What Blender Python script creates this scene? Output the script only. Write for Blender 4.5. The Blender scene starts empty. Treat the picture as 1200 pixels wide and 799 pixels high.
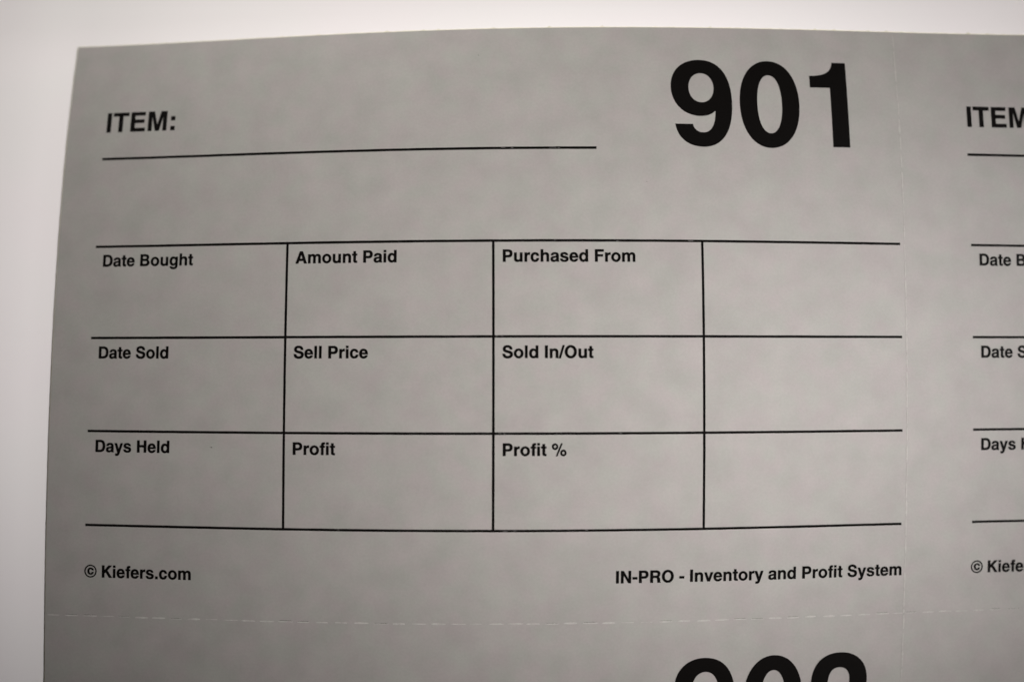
import bpy, bmesh, math, random
from mathutils import Vector, Matrix

# ------------------------------------------------------------------ camera, light, exposure
U = 0.0014                       # one layout unit (about 1.4 mm) in metres
sc = bpy.context.scene
ROT = (0.04857, 0.00591, -0.00151)
DIST = 100.0
Rm = (Matrix.Rotation(ROT[2], 3, 'Z') @ Matrix.Rotation(ROT[1], 3, 'Y') @ Matrix.Rotation(ROT[0], 3, 'X'))
cd = bpy.data.cameras.new('camera')
cam = bpy.data.objects.new('camera', cd)
sc.collection.objects.link(cam)
cam.matrix_world = Matrix.Translation((Rm @ Vector((0, 0, DIST))) * U) @ Rm.to_4x4()
cd.sensor_width = 36.0
cd.lens = 30.0
cd.clip_start = 0.005
cd.clip_end = 50.0
cd.dof.use_dof = True
cd.dof.focus_distance = (DIST + 2.2) * U
cd.dof.aperture_fstop = 4.6
sc.camera = cam

world = bpy.data.worlds.new('World')
sc.world = world
world.use_nodes = True
bgn = world.node_tree.nodes['Background']
bgn.inputs['Color'].default_value = (1.0, 0.80, 0.66, 1)
bgn.inputs['Strength'].default_value = 0.005

sc.view_settings.view_transform = 'Standard'
sc.view_settings.look = 'None'
sc.view_settings.exposure = 0.0
sc.view_settings.gamma = 1.0

def spot(name, pos, aim, half, watts, colour, radius):
    ld = bpy.data.lights.new(name, 'SPOT')
    o = bpy.data.objects.new(name, ld)
    sc.collection.objects.link(o)
    o.location = Vector(pos) * U
    o.rotation_euler = (Vector(aim) * U - o.location).to_track_quat('-Z', 'Y').to_euler()
    ld.energy = watts
    ld.color = colour
    ld.spot_size = 2 * half
    ld.spot_blend = 1.0
    ld.shadow_soft_size = radius
spot('added_top_spot', (-181.8, 399.9, 240.1), (-19.7, 117.8, 0), .256, 24.4, (1.0, 0.968, 0.93), 0.05)  # unseen spot added at the upper left, fitted to the brightness falloff
spot('added_right_spot', (399.9, 20.5, 240.1), (30.4, -6.9, 0), .144, 27.6, (1.0, 0.962, 0.973), 0.05)  # added spot raking from the right; no such source in view
spot('added_low_spot', (399.9, -187.1, 240.2), (-16.2, -6.9, 0), .105, 19.4, (1.0, 0.955, 0.93), 0.05)  # another unseen spot, added to brighten the sheet left of centre

# ------------------------------------------------------------------ the bowed paper surface
MON = [(0, 2), (0, 3), (0, 4), (1, 1), (1, 2), (1, 3), (2, 0), (2, 1), (2, 2), (3, 0), (3, 1), (4, 0)]
ZC = [-6.78911, -1.71693, -1.16437, 2.7931, 0.8917, 0.28018, -8.17263, 0.09452, 2.62449, -0.30278, -0.52304, 2.39769]
MON2 = [(0, 2), (0, 3), (1, 1), (1, 2), (2, 0), (2, 1), (3, 0)]
AU = [0.5391, 0.05039, 0.24911, 0.14646, -0.06015, -0.0651, 0.18266]
AV = [0.03759, -0.09173, -0.06484, 0.00956, -0.16003, -0.10072, 0.04509]
S = 60.0

def clampxy(X, Y):
    return max(-72, min(70, X)), max(-46, min(50, Y))

def height(X, Y):
    a, b = clampxy(X, Y)
    x, y = a / S, b / S
    z = gx = gy = 0.0
    for c, (i, j) in zip(ZC, MON):
        z += c * x ** i * y ** j
        if i: gx += c * i * x ** (i - 1) * y ** j / S
        if j: gy += c * j * x ** i * y ** (j - 1) / S
    return z + gx * (X - a) + gy * (Y - b)

def place(u, v, lift=0.0):
    """paper coordinates -> point on the bowed sheet (metres)"""
    X, Y = u, v
    for _ in range(6):
        a, b = clampxy(X, Y)
        x, y = a / S, b / S
        X = u - sum(c * x ** i * y ** j for c, (i, j) in zip(AU, MON2))
        Y = v - sum(c * x ** i * y ** j for c, (i, j) in zip(AV, MON2))
    return (X * U, Y * U, (height(X, Y) + lift) * U)

# ------------------------------------------------------------------ materials
def nodes(name):
    m = bpy.data.materials.new(name)
    m.use_nodes = True
    nt = m.node_tree
    return m, nt, nt.nodes['Principled BSDF']

def mottled(name, base, amount, tint, rough, scale_big, scale_small, bump=0.0, spec=0.3):
    """paper: soft cloudy formation, fine fibre grain, a little bump"""
    m, nt, p = nodes(name)
    tc = nt.nodes.new('ShaderNodeTexCoord')
    def noise(scale, detail, off):
        mp = nt.nodes.new('ShaderNodeMapping')
        mp.inputs['Location'].default_value = (off, off * 1.7, 0)
        n = nt.nodes.new('ShaderNodeTexNoise')
        n.inputs['Scale'].default_value = scale
        n.inputs['Detail'].default_value = detail
        nt.links.new(tc.outputs['Object'], mp.inputs['Vector'])
        nt.links.new(mp.outputs['Vector'], n.inputs['Vector'])
        return n
    nb = noise(scale_big, 4, 3.1)
    nc = noise(scale_big * 1.4, 3, 9.4)
    nf = noise(scale_small, 2, 0.0)
    def rng(n, lo, hi, a, b):
        r = nt.nodes.new('ShaderNodeMapRange')
        r.inputs['From Min'].default_value = lo; r.inputs['From Max'].default_value = hi
        r.inputs['To Min'].default_value = a; r.inputs['To Max'].default_value = b
        nt.links.new(n.outputs['Fac'], r.inputs['Value'])
        return r
    r1 = rng(nb, .3, .7, 1 - amount, 1 + amount)
    r2 = rng(nf, .3, .7, 1 - amount * .5, 1 + amount * .5)
    mul = nt.nodes.new('ShaderNodeMath'); mul.operation = 'MULTIPLY'
    nt.links.new(r1.outputs[0], mul.inputs[0]); nt.links.new(r2.outputs[0], mul.inputs[1])
    mix = nt.nodes.new('ShaderNodeMix'); mix.data_type = 'RGBA'
    mix.inputs[6].default_value = (base[0] * (1 + tint), base[1] * (1 - tint * .5), base[2] * (1 + tint * .3), 1)
    mix.inputs[7].default_value = (base[0] * (1 - tint), base[1] * (1 + tint * .5), base[2] * (1 - tint * .6), 1)
    r3 = rng(nc, .35, .65, 0, 1)
    nt.links.new(r3.outputs[0], mix.inputs[0])
    vm = nt.nodes.new('ShaderNodeVectorMath'); vm.operation = 'SCALE'
    nt.links.new(mix.outputs[2], vm.inputs[0]); nt.links.new(mul.outputs[0], vm.inputs['Scale'])
    nt.links.new(vm.outputs[0], p.inputs['Base Color'])
    p.inputs['Roughness'].default_value = rough
    p.inputs['Specular IOR Level'].default_value = spec
    if bump:
        bn = nt.nodes.new('ShaderNodeBump')
        bn.inputs['Strength'].default_value = bump
        bn.inputs['Distance'].default_value = 0.00004
        nt.links.new(nf.outputs['Fac'], bn.inputs['Height'])
        nt.links.new(bn.outputs['Normal'], p.inputs['Normal'])
    return m

M_CARD = mottled('grey_card', (0.262, 0.249, 0.233), 0.06, 0.026, 0.774, 185, 2600, 0.12, spec=0.80)
M_WHITE = mottled('white_paper', (0.80, 0.772, 0.768), 0.008, 0.006, 0.85, 40, 2600, 0.05, spec=0.08)
M_CORE = mottled('card_core', (0.60, 0.575, 0.46), 0.10, 0.02, 0.9, 700, 4000, 0.3)
M_CREASE = mottled('nicked_card', (0.325, 0.312, 0.292), 0.08, 0.01, 0.8, 700, 4000, 0.2, spec=.2)
M_FIBRE = mottled('torn_fibre', (0.355, 0.342, 0.32), 0.14, 0.02, 0.9, 900, 4000, 0.3)
M_INK, _nt, _p = nodes('black_ink')
_p.inputs['Base Color'].default_value = (0.0035, 0.0030, 0.0027, 1)
_p.inputs['Roughness'].default_value = 0.55
_p.inputs['Specular IOR Level'].default_value = 0.02
M_WORN, _nt, _p = nodes('thin_ink')
_p.inputs['Base Color'].default_value = (0.03, 0.028, 0.026, 1)
_p.inputs['Roughness'].default_value = 0.7
M_DUST, _nt, _p = nodes('dark_dust')
_p.inputs['Base Color'].default_value = (0.010, 0.009, 0.008, 1)
_p.inputs['Roughness'].default_value = 0.9

# ------------------------------------------------------------------ building helpers
def obj(name, me, mats, parent=None, smooth=True):
    o = bpy.data.objects.new(name, me)
    for m in (mats if isinstance(mats, (list, tuple)) else [mats]):
        me.materials.append(m)
    if smooth:
        me.polygons.foreach_set('use_smooth', [True] * len(me.polygons))
    sc.collection.objects.link(o)
    if parent: o.parent = parent
    return o

def frange(a, b, step):
    n = max(1, round((b - a) / step))
    return [a + (b - a) * k / n for k in range(n + 1)]

def strip_mesh(bm, a, b, width, lift, step=1.2, horizontal=True, mat=0, ragged=0.0, rnd=None):
    """a printed rule from a to b (axis aligned in paper coordinates)"""
    (u0, v0), (u1, v1) = a, b
    n = max(1, round(math.hypot(u1 - u0, v1 - v0) / step))
    rows = []
    for k in range(n + 1):
        t = k / n
        u, v = u0 + (u1 - u0) * t, v0 + (v1 - v0) * t
        w1 = width / 2 + (rnd.uniform(-ragged, ragged) if rnd else 0)
        w2 = width / 2 + (rnd.uniform(-ragged, ragged) if rnd else 0)
        if horizontal:
            p, q = (u, v - w1), (u, v + w2)
        else:
            p, q = (u + w1, v), (u - w2, v)
        rows.append((bm.verts.new(place(*p, lift)), bm.verts.new(place(*q, lift))))
    for (a0, a1), (b0, b1) in zip(rows, rows[1:]):
        f = bm.faces.new((a0, b0, b1, a1)); f.material_index = mat

def finish(bm, name):
    me = bpy.data.meshes.new(name)
    bm.to_mesh(me); bm.free()
    return me

# ------------------------------------------------------------------ the bold grotesque lettering (1000 units per em)
def ell(cx, cy, rx, ry, k=0.5523):
    return [(cx + rx, cy), (cx + rx, cy + ry * k, cx + rx * k, cy + ry, cx, cy + ry),
            (cx - rx * k, cy + ry, cx - rx, cy + ry * k, cx - rx, cy),
            (cx - rx, cy - ry * k, cx - rx * k, cy - ry, cx, cy - ry),
            (cx + rx * k, cy - ry, cx + rx, cy - ry * k, cx + rx, cy)]

def rect(x0, x1, y0, y1):
    return [(x0, y0), (x1, y0), (x1, y1), (x0, y1)]

G = {
 ' ': (278, []),
 'I': (278, [rect(64, 214, 0, 718)]),
 'T': (611, [[(14, 718), (598, 718), (598, 595), (382, 595), (382, 0), (230, 0), (230, 595), (14, 595)]]),
 'E': (667, [[(76, 0), (76, 718), (609, 718), (609, 595), (228, 595), (228, 439), (582, 439), (582, 320), (228, 320), (228, 123), (621, 123), (621, 0)]]),
 'F': (611, [[(76, 0), (76, 718), (587, 718), (587, 595), (228, 595), (228, 425), (537, 425), (537, 306), (228, 306), (228, 0)]]),
 'M': (833, [[(69, 0), (69, 718), (286, 718), (417, 206), (548, 718), (765, 718), (765, 0), (625, 0), (625, 567), (489, 0), (345, 0), (209, 567), (209, 0)]]),
 'N': (722, [[(69, 0), (69, 718), (219, 718), (510, 224), (510, 718), (654, 718), (654, 0), (500, 0), (213, 490), (213, 0)]]),
 'H': (722, [[(71, 0), (71, 718), (223, 718), (223, 441), (500, 441), (500, 718), (651, 718), (651, 0), (500, 0), (500, 315), (223, 315), (223, 0)]]),
 'K': (722, [[(87, 0), (87, 718), (236, 718), (236, 425), (508, 718), (703, 718), (423, 430), (722, 0), (538, 0), (317, 326), (236, 242), (236, 0)]]),
 'A': (722, [[(20, 0), (275, 718), (448, 718), (702, 0), (536, 0), (487, 148), (228, 148), (178, 0)], [(270, 271), (446, 271), (359, 539)]]),
 'D': (722, [[(76, 0), (76, 718), (370, 718), (575, 718, 685, 590, 685, 359), (685, 128, 575, 0, 370, 0)],
             [(228, 123), (228, 595), (344, 595), (478, 595, 533, 520, 533, 359), (533, 198, 478, 123, 344, 123)]]),
 'B': (722, [[(76, 0), (76, 718), (395, 718), (535, 718, 629, 650, 629, 533), (629, 455, 590, 405, 531, 378), (617, 352, 669, 295, 669, 208), (669, 75, 565, 0, 411, 0)],
             [(228, 430), (228, 598), (368, 598), (440, 598, 478, 572, 478, 516), (478, 458, 440, 430, 368, 430)],
             [(228, 120), (228, 314), (386, 314), (468, 314, 515, 285, 515, 219), (515, 150, 468, 120, 386, 120)]]),
 'P': (667, [[(76, 0), (76, 718), (380, 718), (540, 718, 627, 635, 627, 487), (627, 335, 530, 257, 390, 257), (228, 257), (228, 0)],
             [(228, 380), (228, 595), (360, 595), (440, 595, 475, 560, 475, 487), (475, 415, 440, 380, 360, 380)]]),
 'R': (722, [[(76, 0), (76, 718), (415, 718), (565, 718, 659, 640, 659, 517), (659, 420, 615, 358, 546, 330), (630, 300, 640, 240, 645, 150), (650, 60, 655, 35, 677, 22), (677, 0), (512, 0), (495, 35, 493, 80, 491, 150), (488, 240, 460, 280, 376, 280), (228, 280), (228, 0)],
             [(228, 403), (228, 595), (392, 595), (468, 595, 507, 565, 507, 501), (507, 435, 468, 403, 392, 403)]]),
 'O': (778, [ell(389, 359, 345, 378, .56), ell(389, 359, 193, 252, .56)]),
 'S': (667, [[(606, 501), (602, 650, 500, 737, 332, 737), (165, 737, 65, 655, 65, 521), (65, 400, 140, 345, 290, 310), (400, 284, 484, 268, 484, 203), (484, 145, 430, 108, 345, 108), (245, 108, 188, 155, 182, 240), (39, 240), (42, 75, 150, -19, 340, -19), (525, -19, 634, 70, 634, 216), (634, 345, 545, 395, 400, 428), (275, 456, 209, 468, 209, 530), (209, 585, 255, 615, 325, 615), (410, 615, 455, 580, 460, 501)]]),
 'a': (556, [[(44, 372), (50, 480, 130, 546, 276, 546), (420, 546, 501, 490, 501, 385), (501, 110), (501, 60, 508, 35, 527, 22), (527, 0), (378, 0), (370, 15, 364, 32, 362, 52), (315, 5, 260, -14, 196, -14), (95, -14, 29, 50, 29, 148), (29, 245, 85, 290, 190, 308), (290, 322), (340, 330, 360, 345, 360, 378), (360, 418, 330, 438, 274, 438), (215, 438, 185, 415, 180, 372)],
             [(361, 255), (345, 243, 325, 238, 290, 231), (248, 223), (195, 213, 170, 190, 170, 150), (170, 112, 195, 92, 238, 92), (310, 92, 361, 135, 361, 200)]]),
 'c': (556, [[(517, 339), (378, 339), (370, 395, 340, 430, 283, 430), (210, 430, 174, 372, 174, 266), (174, 160, 210, 102, 283, 102), (338, 102, 370, 135, 380, 200), (519, 200), (508, 70, 415, -14, 281, -14), (130, -14, 34, 90, 34, 263), (34, 440, 130, 546, 281, 546), (415, 546, 510, 470, 517, 339)]]),
 'd': (611, [[(551, 0), (551, 718), (411, 718), (411, 475), (375, 522, 328, 546, 271, 546), (130, 546, 34, 430, 34, 266), (34, 100, 130, -14, 271, -14), (328, -14, 375, 10, 416, 62), (416, 0)], ell(292.5, 266, 118.5, 163)]),
 'e': (556, [[(169, 230), (528, 230), (532, 420, 450, 546, 278, 546), (125, 546, 23, 435, 23, 262), (23, 90, 120, -14, 276, -14), (400, -14, 495, 50, 521, 158), (383, 158), (367, 120, 335, 102, 283, 102), (210, 102, 172, 145, 169, 230)],
             [(171, 322), (180, 395, 215, 430, 275, 430), (335, 430, 373, 392, 381, 322)]]),
 'f': (333, [[(102, 0), (102, 432), (21, 432), (21, 525), (102, 525), (102, 570), (102, 680, 150, 727, 250, 727), (280, 727, 300, 725, 318, 722), (318, 611), (300, 613, 290, 614, 278, 614), (250, 614, 242, 600, 242, 570), (242, 525), (318, 525), (318, 432), (242, 432), (242, 0)]]),
 'g': (611, [[(413, 532), (553, 532), (553, 20), (553, -140, 460, -217, 292, -217), (145, -217, 60, -155, 53, -50), (197, -50), (205, -85, 235, -105, 290, -105), (370, -105, 413, -70, 413, 0), (413, 75), (375, 22, 330, -2, 272, -2), (130, -2, 40, 110, 40, 270), (40, 430, 130, 546, 270, 546), (330, 546, 378, 520, 413, 465)], ell(296.5, 272, 116, 158)]),
 'h': (611, [[(65, 0), (65, 718), (205, 718), (205, 474), (240, 522, 290, 546, 350, 546), (470, 546, 546, 475, 546, 346), (546, 0), (406, 0), (406, 320), (406, 392, 375, 425, 315, 425), (245, 425, 205, 380, 205, 310), (205, 0)]]),
 'n': (611, [[(65, 0), (65, 532), (199, 532), (199, 465), (240, 520, 290, 546, 350, 546), (470, 546, 546, 475, 546, 346), (546, 0), (406, 0), (406, 320), (406, 392, 375, 425, 315, 425), (245, 425, 205, 380, 205, 310), (205, 0)]]),
 'i': (278, [rect(69, 209, 0, 532), rect(69, 209, 606, 725)]),
 'l': (278, [rect(69, 209, 0, 718)]),
 'm': (889, [[(64, 0), (64, 532), (196, 532), (196, 467), (235, 520, 285, 546, 345, 546), (412, 546, 460, 518, 488, 462), (528, 518, 578, 546, 640, 546), (755, 546, 826, 478, 826, 360), (826, 0), (686, 0), (686, 330), (686, 395, 660, 428, 608, 428), (550, 428, 515, 388, 515, 325), (515, 0), (375, 0), (375, 330), (375, 395, 350, 428, 298, 428), (240, 428, 204, 388, 204, 325), (204, 0)]]),
 'o': (611, [ell(306, 266, 272, 280), ell(306, 266, 132, 164)]),
 'r': (389, [[(64, 0), (64, 532), (197, 532), (197, 440), (232, 512, 282, 546, 345, 546), (356, 546, 365, 545, 373, 543), (373, 402), (355, 405, 335, 407, 320, 407), (240, 407, 204, 365, 204, 285), (204, 0)]]),
 's': (556, [[(494, 375), (359, 375), (355, 420, 325, 440, 268, 440), (215, 440, 187, 422, 187, 393), (187, 360, 220, 352, 300, 335), (440, 305, 519, 270, 519, 162), (519, 50, 425, -14, 277, -14), (125, -14, 33, 50, 30, 166), (172, 166), (178, 115, 210, 92, 278, 92), (340, 92, 378, 112, 378, 147), (378, 185, 335, 192, 255, 210), (115, 240, 46, 280, 46, 380), (46, 485, 130, 546, 266, 546), (405, 546, 490, 482, 494, 375)]]),
 't': (333, [[(309, 525), (309, 432), (230, 432), (230, 148), (230, 115, 240, 103, 272, 103), (285, 103, 297, 104, 309, 106), (309, 2), (285, -4, 260, -6, 235, -6), (135, -6, 90, 35, 90, 125), (90, 432), (10, 432), (10, 525), (90, 525), (90, 676), (230, 676), (230, 525)]]),
 'u': (611, [[(545, 532), (405, 532), (405, 212), (405, 145, 368, 107, 300, 107), (236, 107, 206, 142, 206, 210), (206, 532), (66, 532), (66, 180), (66, 60, 140, -14, 258, -14), (325, -14, 372, 12, 411, 66), (411, 0), (545, 0)]]),
 'v': (556, [[(13, 532), (164, 532), (279, 150), (392, 532), (543, 532), (352, 0), (203, 0)]]),
 'y': (556, [[(10, 532), (163, 532), (283, 160), (393, 532), (539, 532), (340, -60), (300, -180, 250, -214, 150, -214), (120, -214, 95, -212, 72, -208), (72, -92), (90, -95, 105, -96, 120, -96), (165, -96, 195, -75, 203, -40), (206, -20, 200, 0, 192, 22)]]),
 '0': (556, [ell(278, 345.5, 246, 364.5, .60), ell(278, 345.5, 104, 246, .62)]),
 '1': (556, [[(378, 0), (378, 710), (266, 710), (258, 640, 215, 593, 69, 593), (69, 497), (238, 497), (238, 0)]]),
 '2': (556, [[(511, 123), (511, 0), (26, 0), (30, 120, 70, 185, 190, 275), (310, 365, 365, 400, 365, 485), (365, 550, 330, 590, 275, 590), (212, 590, 180, 545, 176, 455), (38, 455), (40, 620, 130, 710, 280, 710), (420, 710, 511, 620, 511, 480), (511, 380, 455, 310, 340, 230), (270, 182, 225, 155, 208, 123)]]),
 '9': (556, [[(194, 166), (205, 118, 237, 97, 280, 97), (345, 97, 383, 160, 386, 285), (355, 252, 315, 236, 262, 236), (125, 236, 30, 340, 30, 478), (30, 615, 125, 710, 268, 710), (430, 710, 522, 585, 522, 355), (522, 110, 430, -19, 278, -19), (155, -19, 70, 50, 55, 166)],
             ell(275, 473, 104, 125, .58)]),
 '%': (889, [ell(203, 527, 175, 183), ell(203, 527, 80, 90), ell(686, 163, 175, 183), ell(686, 163, 80, 90), [(555, 710), (630, 710), (335, -19), (260, -19)]]),
 '-': (333, [rect(27, 306, 215, 345)]),
 '.': (278, [rect(64, 214, 0, 146)]),
 ':': (333, [rect(92, 242, 0, 146), rect(92, 242, 366, 512)]),
 '/': (278, [[(-33, -19), (77, -19), (311, 737), (201, 737)]]),
 '©': (737, [ell(369, 359, 380, 378), ell(369, 359, 322, 320)] ),
}
# the small c inside the copyright ring: the letter c scaled about its own box
def _scaled(path, fx, fy):
    return [tuple((fx(c) if k % 2 == 0 else fy(c)) for k, c in enumerate(seg)) for seg in path]
G['©'][1].append(_scaled(G['c'][1][0], lambda x: 178 + (x - 34) * .80, lambda y: 150 + (y + 14) * .746))

def flatten(path, n=10):
    pts = [path[0]]
    for seg in path[1:]:
        if len(seg) == 2:
            pts.append(seg)
        else:
            x0, y0 = pts[-1]
            for k in range(1, n + 1):
                t = k / n; s = 1 - t
                pts.append((s**3*x0 + 3*s*s*t*seg[0] + 3*s*t*t*seg[2] + t**3*seg[4],
                            s**3*y0 + 3*s*s*t*seg[1] + 3*s*t*t*seg[3] + t**3*seg[5]))
    if math.hypot(pts[0][0] - pts[-1][0], pts[0][1] - pts[-1][1]) < 1e-6:
        pts.pop()
    return pts

def text_mesh(text, size, u, v, lift=0.02, cut=1.2, gain=0.020):
    """lettering as filled outlines, cut fine enough to follow the bowed paper"""
    cu = bpy.data.curves.new('outline', 'CURVE')
    cu.dimensions = '2D'; cu.fill_mode = 'BOTH'
    cu.offset = gain                 # ink spread
    pen = 0.0
    for ch in text:
        adv, paths = G[ch]
        for path in paths:
            pts = flatten(path, 14 if size > 10 else 8)
            sp = cu.splines.new('POLY')
            sp.points.add(len(pts) - 1)
            for q, (x, y) in zip(sp.points, pts):
                q.co = (u + (x + pen) * size / 1000, v + y * size / 1000, 0, 1)
            sp.use_cyclic_u = True
        pen += adv
    tmp = bpy.data.objects.new('outline', cu)
    sc.collection.objects.link(tmp)
    dg = bpy.context.evaluated_depsgraph_get()
    me0 = bpy.data.meshes.new_from_object(tmp.evaluated_get(dg))
    bpy.data.objects.remove(tmp); bpy.data.curves.remove(cu)
    bm = bmesh.new(); bm.from_mesh(me0); bpy.data.meshes.remove(me0)
    bmesh.ops.remove_doubles(bm, verts=bm.verts, dist=1e-5)
    xs = [w.co.x for w in bm.verts]; ys = [w.co.y for w in bm.verts]
    for axis, lo, hi in ((0, min(xs), max(xs)), (1, min(ys), max(ys))):
        k = math.ceil(lo / cut)
        while k * cut < hi:
            co = Vector((k * cut, 0, 0)) if axis == 0 else Vector((0, k * cut, 0))
            no = Vector((1, 0, 0)) if axis == 0 else Vector((0, 1, 0))
            bmesh.ops.bisect_plane(bm, geom=bm.verts[:] + bm.edges[:] + bm.faces[:], plane_co=co, plane_no=no)
            k += 1
    for w in bm.verts:
        w.co = place(w.co.x, w.co.y, lift)
    for f in bm.faces:
        if f.normal.z < 0: f.normal_flip()
    bm.normal_update()
    for f in bm.faces:
        if f.normal.z < 0: f.normal_flip()
    return finish(bm, 'lettering')

# ------------------------------------------------------------------ the setting: white backing under the sheet
THICK = 0.09
def backdrop():
    xs = [-400, -250, -160] + frange(-110, 190, 2.5) + [260, 400]
    ys = [-400, -260, -170] + frange(-130, 90, 3) + [150, 260, 400]
    bm = bmesh.new()
    g = [[bm.verts.new((x * U, y * U, (height(max(x, -57.5), min(y, 39.6)) - THICK) * U)) for x in xs] for y in ys]
    for j in range(len(ys) - 1):
        for i in range(len(xs) - 1):
            bm.faces.new((g[j][i], g[j][i+1], g[j+1][i+1], g[j+1][i]))
    o = obj('backdrop', finish(bm, 'backdrop'), M_WHITE)
    o['kind'] = 'structure'
    return o
backdrop()

# ------------------------------------------------------------------ the sheet and its tags
U_LEFT, U_PERF, V_TOP, V_PERF = -56.95, 48.17, 38.77, -33.15
DU, DV = 108.88, -72.10
rnd = random.Random(7)

sheet = bpy.data.objects.new('tag_sheet', None)
sheet.empty_display_size = 0.01
sc.collection.objects.link(sheet)
sheet['label'] = 'grey card sheet of perforated inventory tags printed in black, lying on white paper'
sheet['category'] = 'tag sheet'

def tag_mesh(u0, u1, v0, v1, left_edge, top_edge):
    """one tag of the sheet: gridded top face; outer edges get a pale bevelled rim and a wall"""
    us, vs = frange(u0, u1, 1.5), frange(v0, v1, 1.5)
    bm = bmesh.new()
    g = [[bm.verts.new(place(u, v)) for u in us] for v in vs]
    for j in range(len(vs) - 1):
        for i in range(len(us) - 1):
            bm.faces.new((g[j][i], g[j][i+1], g[j+1][i+1], g[j+1][i]))
    def rim(line, du, dv, nubs):
        # line: list of (u, v) along the edge, outward (du, dv)
        pts = []
        for u, v in line:
            w = 0.075 + rnd.random() * 0.05
            pts.append((u, v, w))
        r0 = [bm.verts.new(place(u, v)) for u, v, w in pts]
        r1 = [bm.verts.new(place(u + du * w, v + dv * w, -0.008 - w * .15)) for u, v, w in pts]
        r2 = [bm.verts.new(place(u + du * w, v + dv * w, -THICK - .05)) for u, v, w in pts]
        for k in range(len(pts) - 1):
            for a, b in ((r0, r1), (r1, r2)):
                f = bm.faces.new((a[k], a[k+1], b[k+1], b[k])); f.material_index = 1
        for c, hgt, wid in nubs:                                  # torn perforation bridges
            base = [bm.verts.new(place(c + wid * s, v1 - .01, 0.015)) for s in (-1, -.5, 0, .5, 1)]
            tip = [bm.verts.new(place(c + wid * s * .8, v1 + hgt * (1 - .7 * abs(s)) * rnd.uniform(.7, 1.1), -0.05)) for s in (-1, -.5, 0, .5, 1)]
            for k in range(4):
                f = bm.faces.new((base[k], base[k+1], tip[k+1], tip[k])); f.material_index = 1
    if left_edge:
        rim([(u0, v) for v in frange(v0, v1, .5)], -1, 0, [])
    if top_edge:
        nubs = []
        u = u0 + 1.2
        while u < u1 - .5:
            if rnd.random() < .8:
                nubs.append((u + rnd.uniform(-.25, .25), rnd.uniform(.12, .30), rnd.uniform(.25, .6)))
            u += 2.24
        rim([(u, v1) for u in frange(u0, u1, .4)][::-1], 0, 1, nubs)
    bmesh.ops.recalc_face_normals(bm, faces=[f for f in bm.faces if f.material_index])
    for f in bm.faces:
        if f.normal.z < -1e-3: f.normal_flip()
    return finish(bm, 'tag')

def perforation(parent, a, b, horizontal, pitch, dash, strength, seed, mat):
    """a line of cuts: each a shallow slit with a lip of raised pale fibre"""
    r = random.Random(seed)
    bm = bmesh.new()
    L = (b[0] - a[0]) if horizontal else (b[1] - a[1])
    sgn = 1 if L > 0 else -1
    s = 0.25
    while s < abs(L) - .1:
        d = dash * r.uniform(.82, 1.1)
        side = r.uniform(-.03, .03)
        lip = strength * r.choice((.04, .06, .075, .085, .095))
        e = min(s + d, abs(L) - .03)
        n = max(2, round((e - s) / .2))
        rows = []
        for k in range(n + 1):
            t = k / n
            w = lip * min(1, .45 + 3 * t, .45 + 3 * (1 - t)) * r.uniform(.75, 1.15)
            q = s + (e - s) * t
            row = []
            for off, zz in ((-w, .006), (0, .022), (w, .006)):
                p = (a[0] + sgn * q, a[1] + side + off) if horizontal else (a[0] + side + off, a[1] + sgn * q)
                row.append(bm.verts.new(place(*p, zz)))
            rows.append(row)
        for x, y in zip(rows, rows[1:]):
            for k in range(2):
                bm.faces.new((x[k], y[k], y[k+1], x[k+1]))
        # on some cuts a darker open slit shows beside the lip
        if horizontal and r.random() < .3:
            o1 = lip + side + .012
            rr = []
            for k in range(n + 1):
                q = s + (e - s) * (.08 + .84 * k / n)
                wv = .018 * r.uniform(.6, 1.2)
                p1 = (a[0] + sgn * q, a[1] + o1 - wv) if horizontal else (a[0] + o1 - wv, a[1] + sgn * q)
                p2 = (a[0] + sgn * q, a[1] + o1 + wv) if horizontal else (a[0] + o1 + wv, a[1] + sgn * q)
                rr.append((bm.verts.new(place(*p1, .008)), bm.verts.new(place(*p2, .008))))
            for x, y in zip(rr, rr[1:]):
                f = bm.faces.new((x[0], y[0], y[1], x[1])); f.material_index = 1
        s += pitch * r.uniform(.97, 1.03)
    for f in bm.faces:
        f.normal_update()
        if f.normal.z < 0: f.normal_flip()
    return obj('perforation', finish(bm, 'perforation'), [mat, M_WORN], parent)

CAP = 2.018
CAPTIONS = [('Date Bought', -50.97, 9.39), ('Amount Paid', -26.02, 9.40), ('Purchased From', -1.185, 9.365),
            ('Date Sold', -50.95, -1.97), ('Sell Price', -26.05, -1.98), ('Sold In/Out', -1.18, -1.99),
            ('Days Held', -50.97, -13.33), ('Profit', -26.08, -13.36), ('Profit %', -1.20, -13.40),
            ('© Kiefers.com', -51.92, -28.45), ('IN-PRO - Inventory and Profit System', 12.19, -28.44)]
V_ROWS = (11.89, 0.54, -10.81, -22.16)
U_COLS = (-27.05, -2.17, 22.71)
RULE = 0.29

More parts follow.
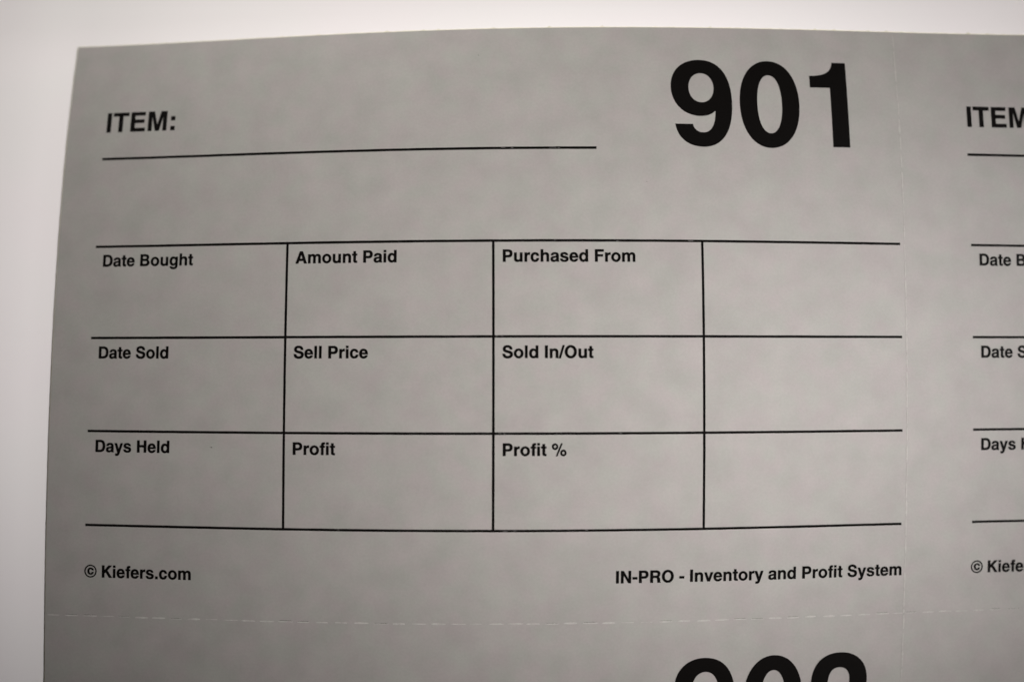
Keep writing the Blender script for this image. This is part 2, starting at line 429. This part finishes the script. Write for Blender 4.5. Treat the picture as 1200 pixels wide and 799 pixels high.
def rules(u0, v0, flecks):
    """the writing grid: four long rules, three uprights"""
    bm = bmesh.new()
    r = random.Random(3)
    for v in V_ROWS:
        strip_mesh(bm, (u0 - 51.92, v0 + v), (u0 + 47.60, v0 + v), RULE, .020, rnd=r, ragged=.008)
    for u in U_COLS:                      # uprights run between the rules, butted to them
        for a, b in zip(V_ROWS, V_ROWS[1:]):
            strip_mesh(bm, (u0 + u, v0 + a - RULE / 2 + .02), (u0 + u, v0 + b + RULE / 2 - .02), RULE * .98, .017, horizontal=False, rnd=r, ragged=.006)
    for u, v, w in flecks:                # pinholes where the ink is thin
        strip_mesh(bm, (u0 + u, v0 + v), (u0 + u + w, v0 + v), RULE * .45, .026, step=.2, mat=1, rnd=r, ragged=.03)
    return finish(bm, 'ruled_grid')

def item_rule(u0, v0, flecks):
    bm = bmesh.new()
    r = random.Random(5)
    strip_mesh(bm, (u0 - 51.92, v0 + 23.19), (u0 + 10.25, v0 + 23.19), RULE * 1.04, .020, rnd=r, ragged=.008)
    for u, v, w in flecks:
        strip_mesh(bm, (u0 + u, v0 + v), (u0 + u + w, v0 + v), RULE * .45, .026, step=.2, mat=1, rnd=r, ragged=.03)
    return finish(bm, 'item_line')

GRID_FLECKS = [(-1.9, 0.59, .25), (-1.3, 0.57, .22), (-1.6, -10.76, .3), (-1.0, -10.83, .25), (12.6, -10.78, .22), (-5.4, -22.1, .25),
               (-1.0, -22.22, .5), (.2, -22.1, .3), (8.6, -22.13, .3), (21.0, 11.93, .6), (12.4, 11.84, .25), (5.0, 11.93, .2), (-20.5, -22.1, .25)]
ITEM_FLECKS = [(-1.2, 23.24, .5), (0.0, 23.2, .25), (4.6, 23.24, .8), (5.6, 23.18, .25)]

def make_tag(col, row):
    u0, v0 = col * DU, row * DV
    ua, ub = (U_LEFT, U_PERF) if col == 0 else (U_PERF, U_PERF + 108.0)
    va, vb = (V_PERF, V_TOP) if row == 0 else (V_PERF - 72.0, V_PERF)
    t = obj('tag', tag_mesh(ua, ub, va, vb, col == 0, row == 0), [M_CARD, M_CORE], sheet)
    obj('caption', text_mesh('ITEM:', 3.583, u0 - 51.906, v0 + 26.735), M_INK, t)
    for s, u, v in CAPTIONS:
        obj('caption', text_mesh(s, CAP, u0 + u, v0 + v), M_INK, t)
    first = (col, row) == (0, 0)
    obj('ruled_grid', rules(u0, v0, GRID_FLECKS if first else []), [M_INK, M_WORN], t)
    obj('item_line', item_rule(u0, v0, ITEM_FLECKS if first else []), [M_INK, M_WORN], t)
    return t

t1 = make_tag(0, 0)
t1['label'] = 'grey tag numbered 901 at the top left corner of the sheet'
obj('number', text_mesh('901', 15.13, 19.09, 23.72), M_INK, t1)
perforation(t1, (U_LEFT, V_PERF), (U_PERF, V_PERF), True, 2.235, 1.66, 1.25, 11, M_FIBRE)
perforation(t1, (U_PERF, V_TOP), (U_PERF, V_PERF), False, 2.235, 2.05, 1.35, 12, M_CREASE)
t2 = make_tag(1, 0)
t2['label'] = 'grey tag right of the upright perforation, cut off by the picture edge'
perforation(t2, (U_PERF, V_PERF), (U_PERF + 108, V_PERF), True, 2.235, 1.66, 1.0, 13, M_FIBRE)
t3 = make_tag(0, 1)
t3['label'] = 'grey tag numbered 902 below the dashed perforation'
obj('number', text_mesh('902', 15.13, 19.11, 23.72 + DV - .06), M_INK, t3)
perforation(t3, (U_PERF, V_PERF), (U_PERF, V_PERF - 72), False, 2.235, 2.05, 1.35, 14, M_CREASE)
t4 = make_tag(1, 1)
t4['label'] = 'blank looking corner of a grey tag at the lower right'

# tiny dark specks stuck to the card of the first tag and one on the white paper
def speck(u, v, r, name, parent, lift):
    bm = bmesh.new()
    bmesh.ops.create_icosphere(bm, subdivisions=2, radius=r * U)
    k = random.Random(int(u * 100))
    for w in bm.verts:
        w.co *= k.uniform(.75, 1.2); w.co.z *= .5
    o = obj(name, finish(bm, name), M_DUST, parent)
    o.location = place(u, v, lift)
    return o

speck(-35.98, -12.6, .05, 'dust_speck', t1, .03)
speck(-3.87, 35.2, .035, 'dust_speck', t1, .03)
speck(16.2, 19.03, .035, 'dust_speck', t1, .03)
sp = speck(-30.6, 39.6, .055, 'dust_speck', None, -THICK + .02)
sp['label'] = 'tiny dark speck on the white paper just above the top edge of the grey sheet'
sp['category'] = 'speck'
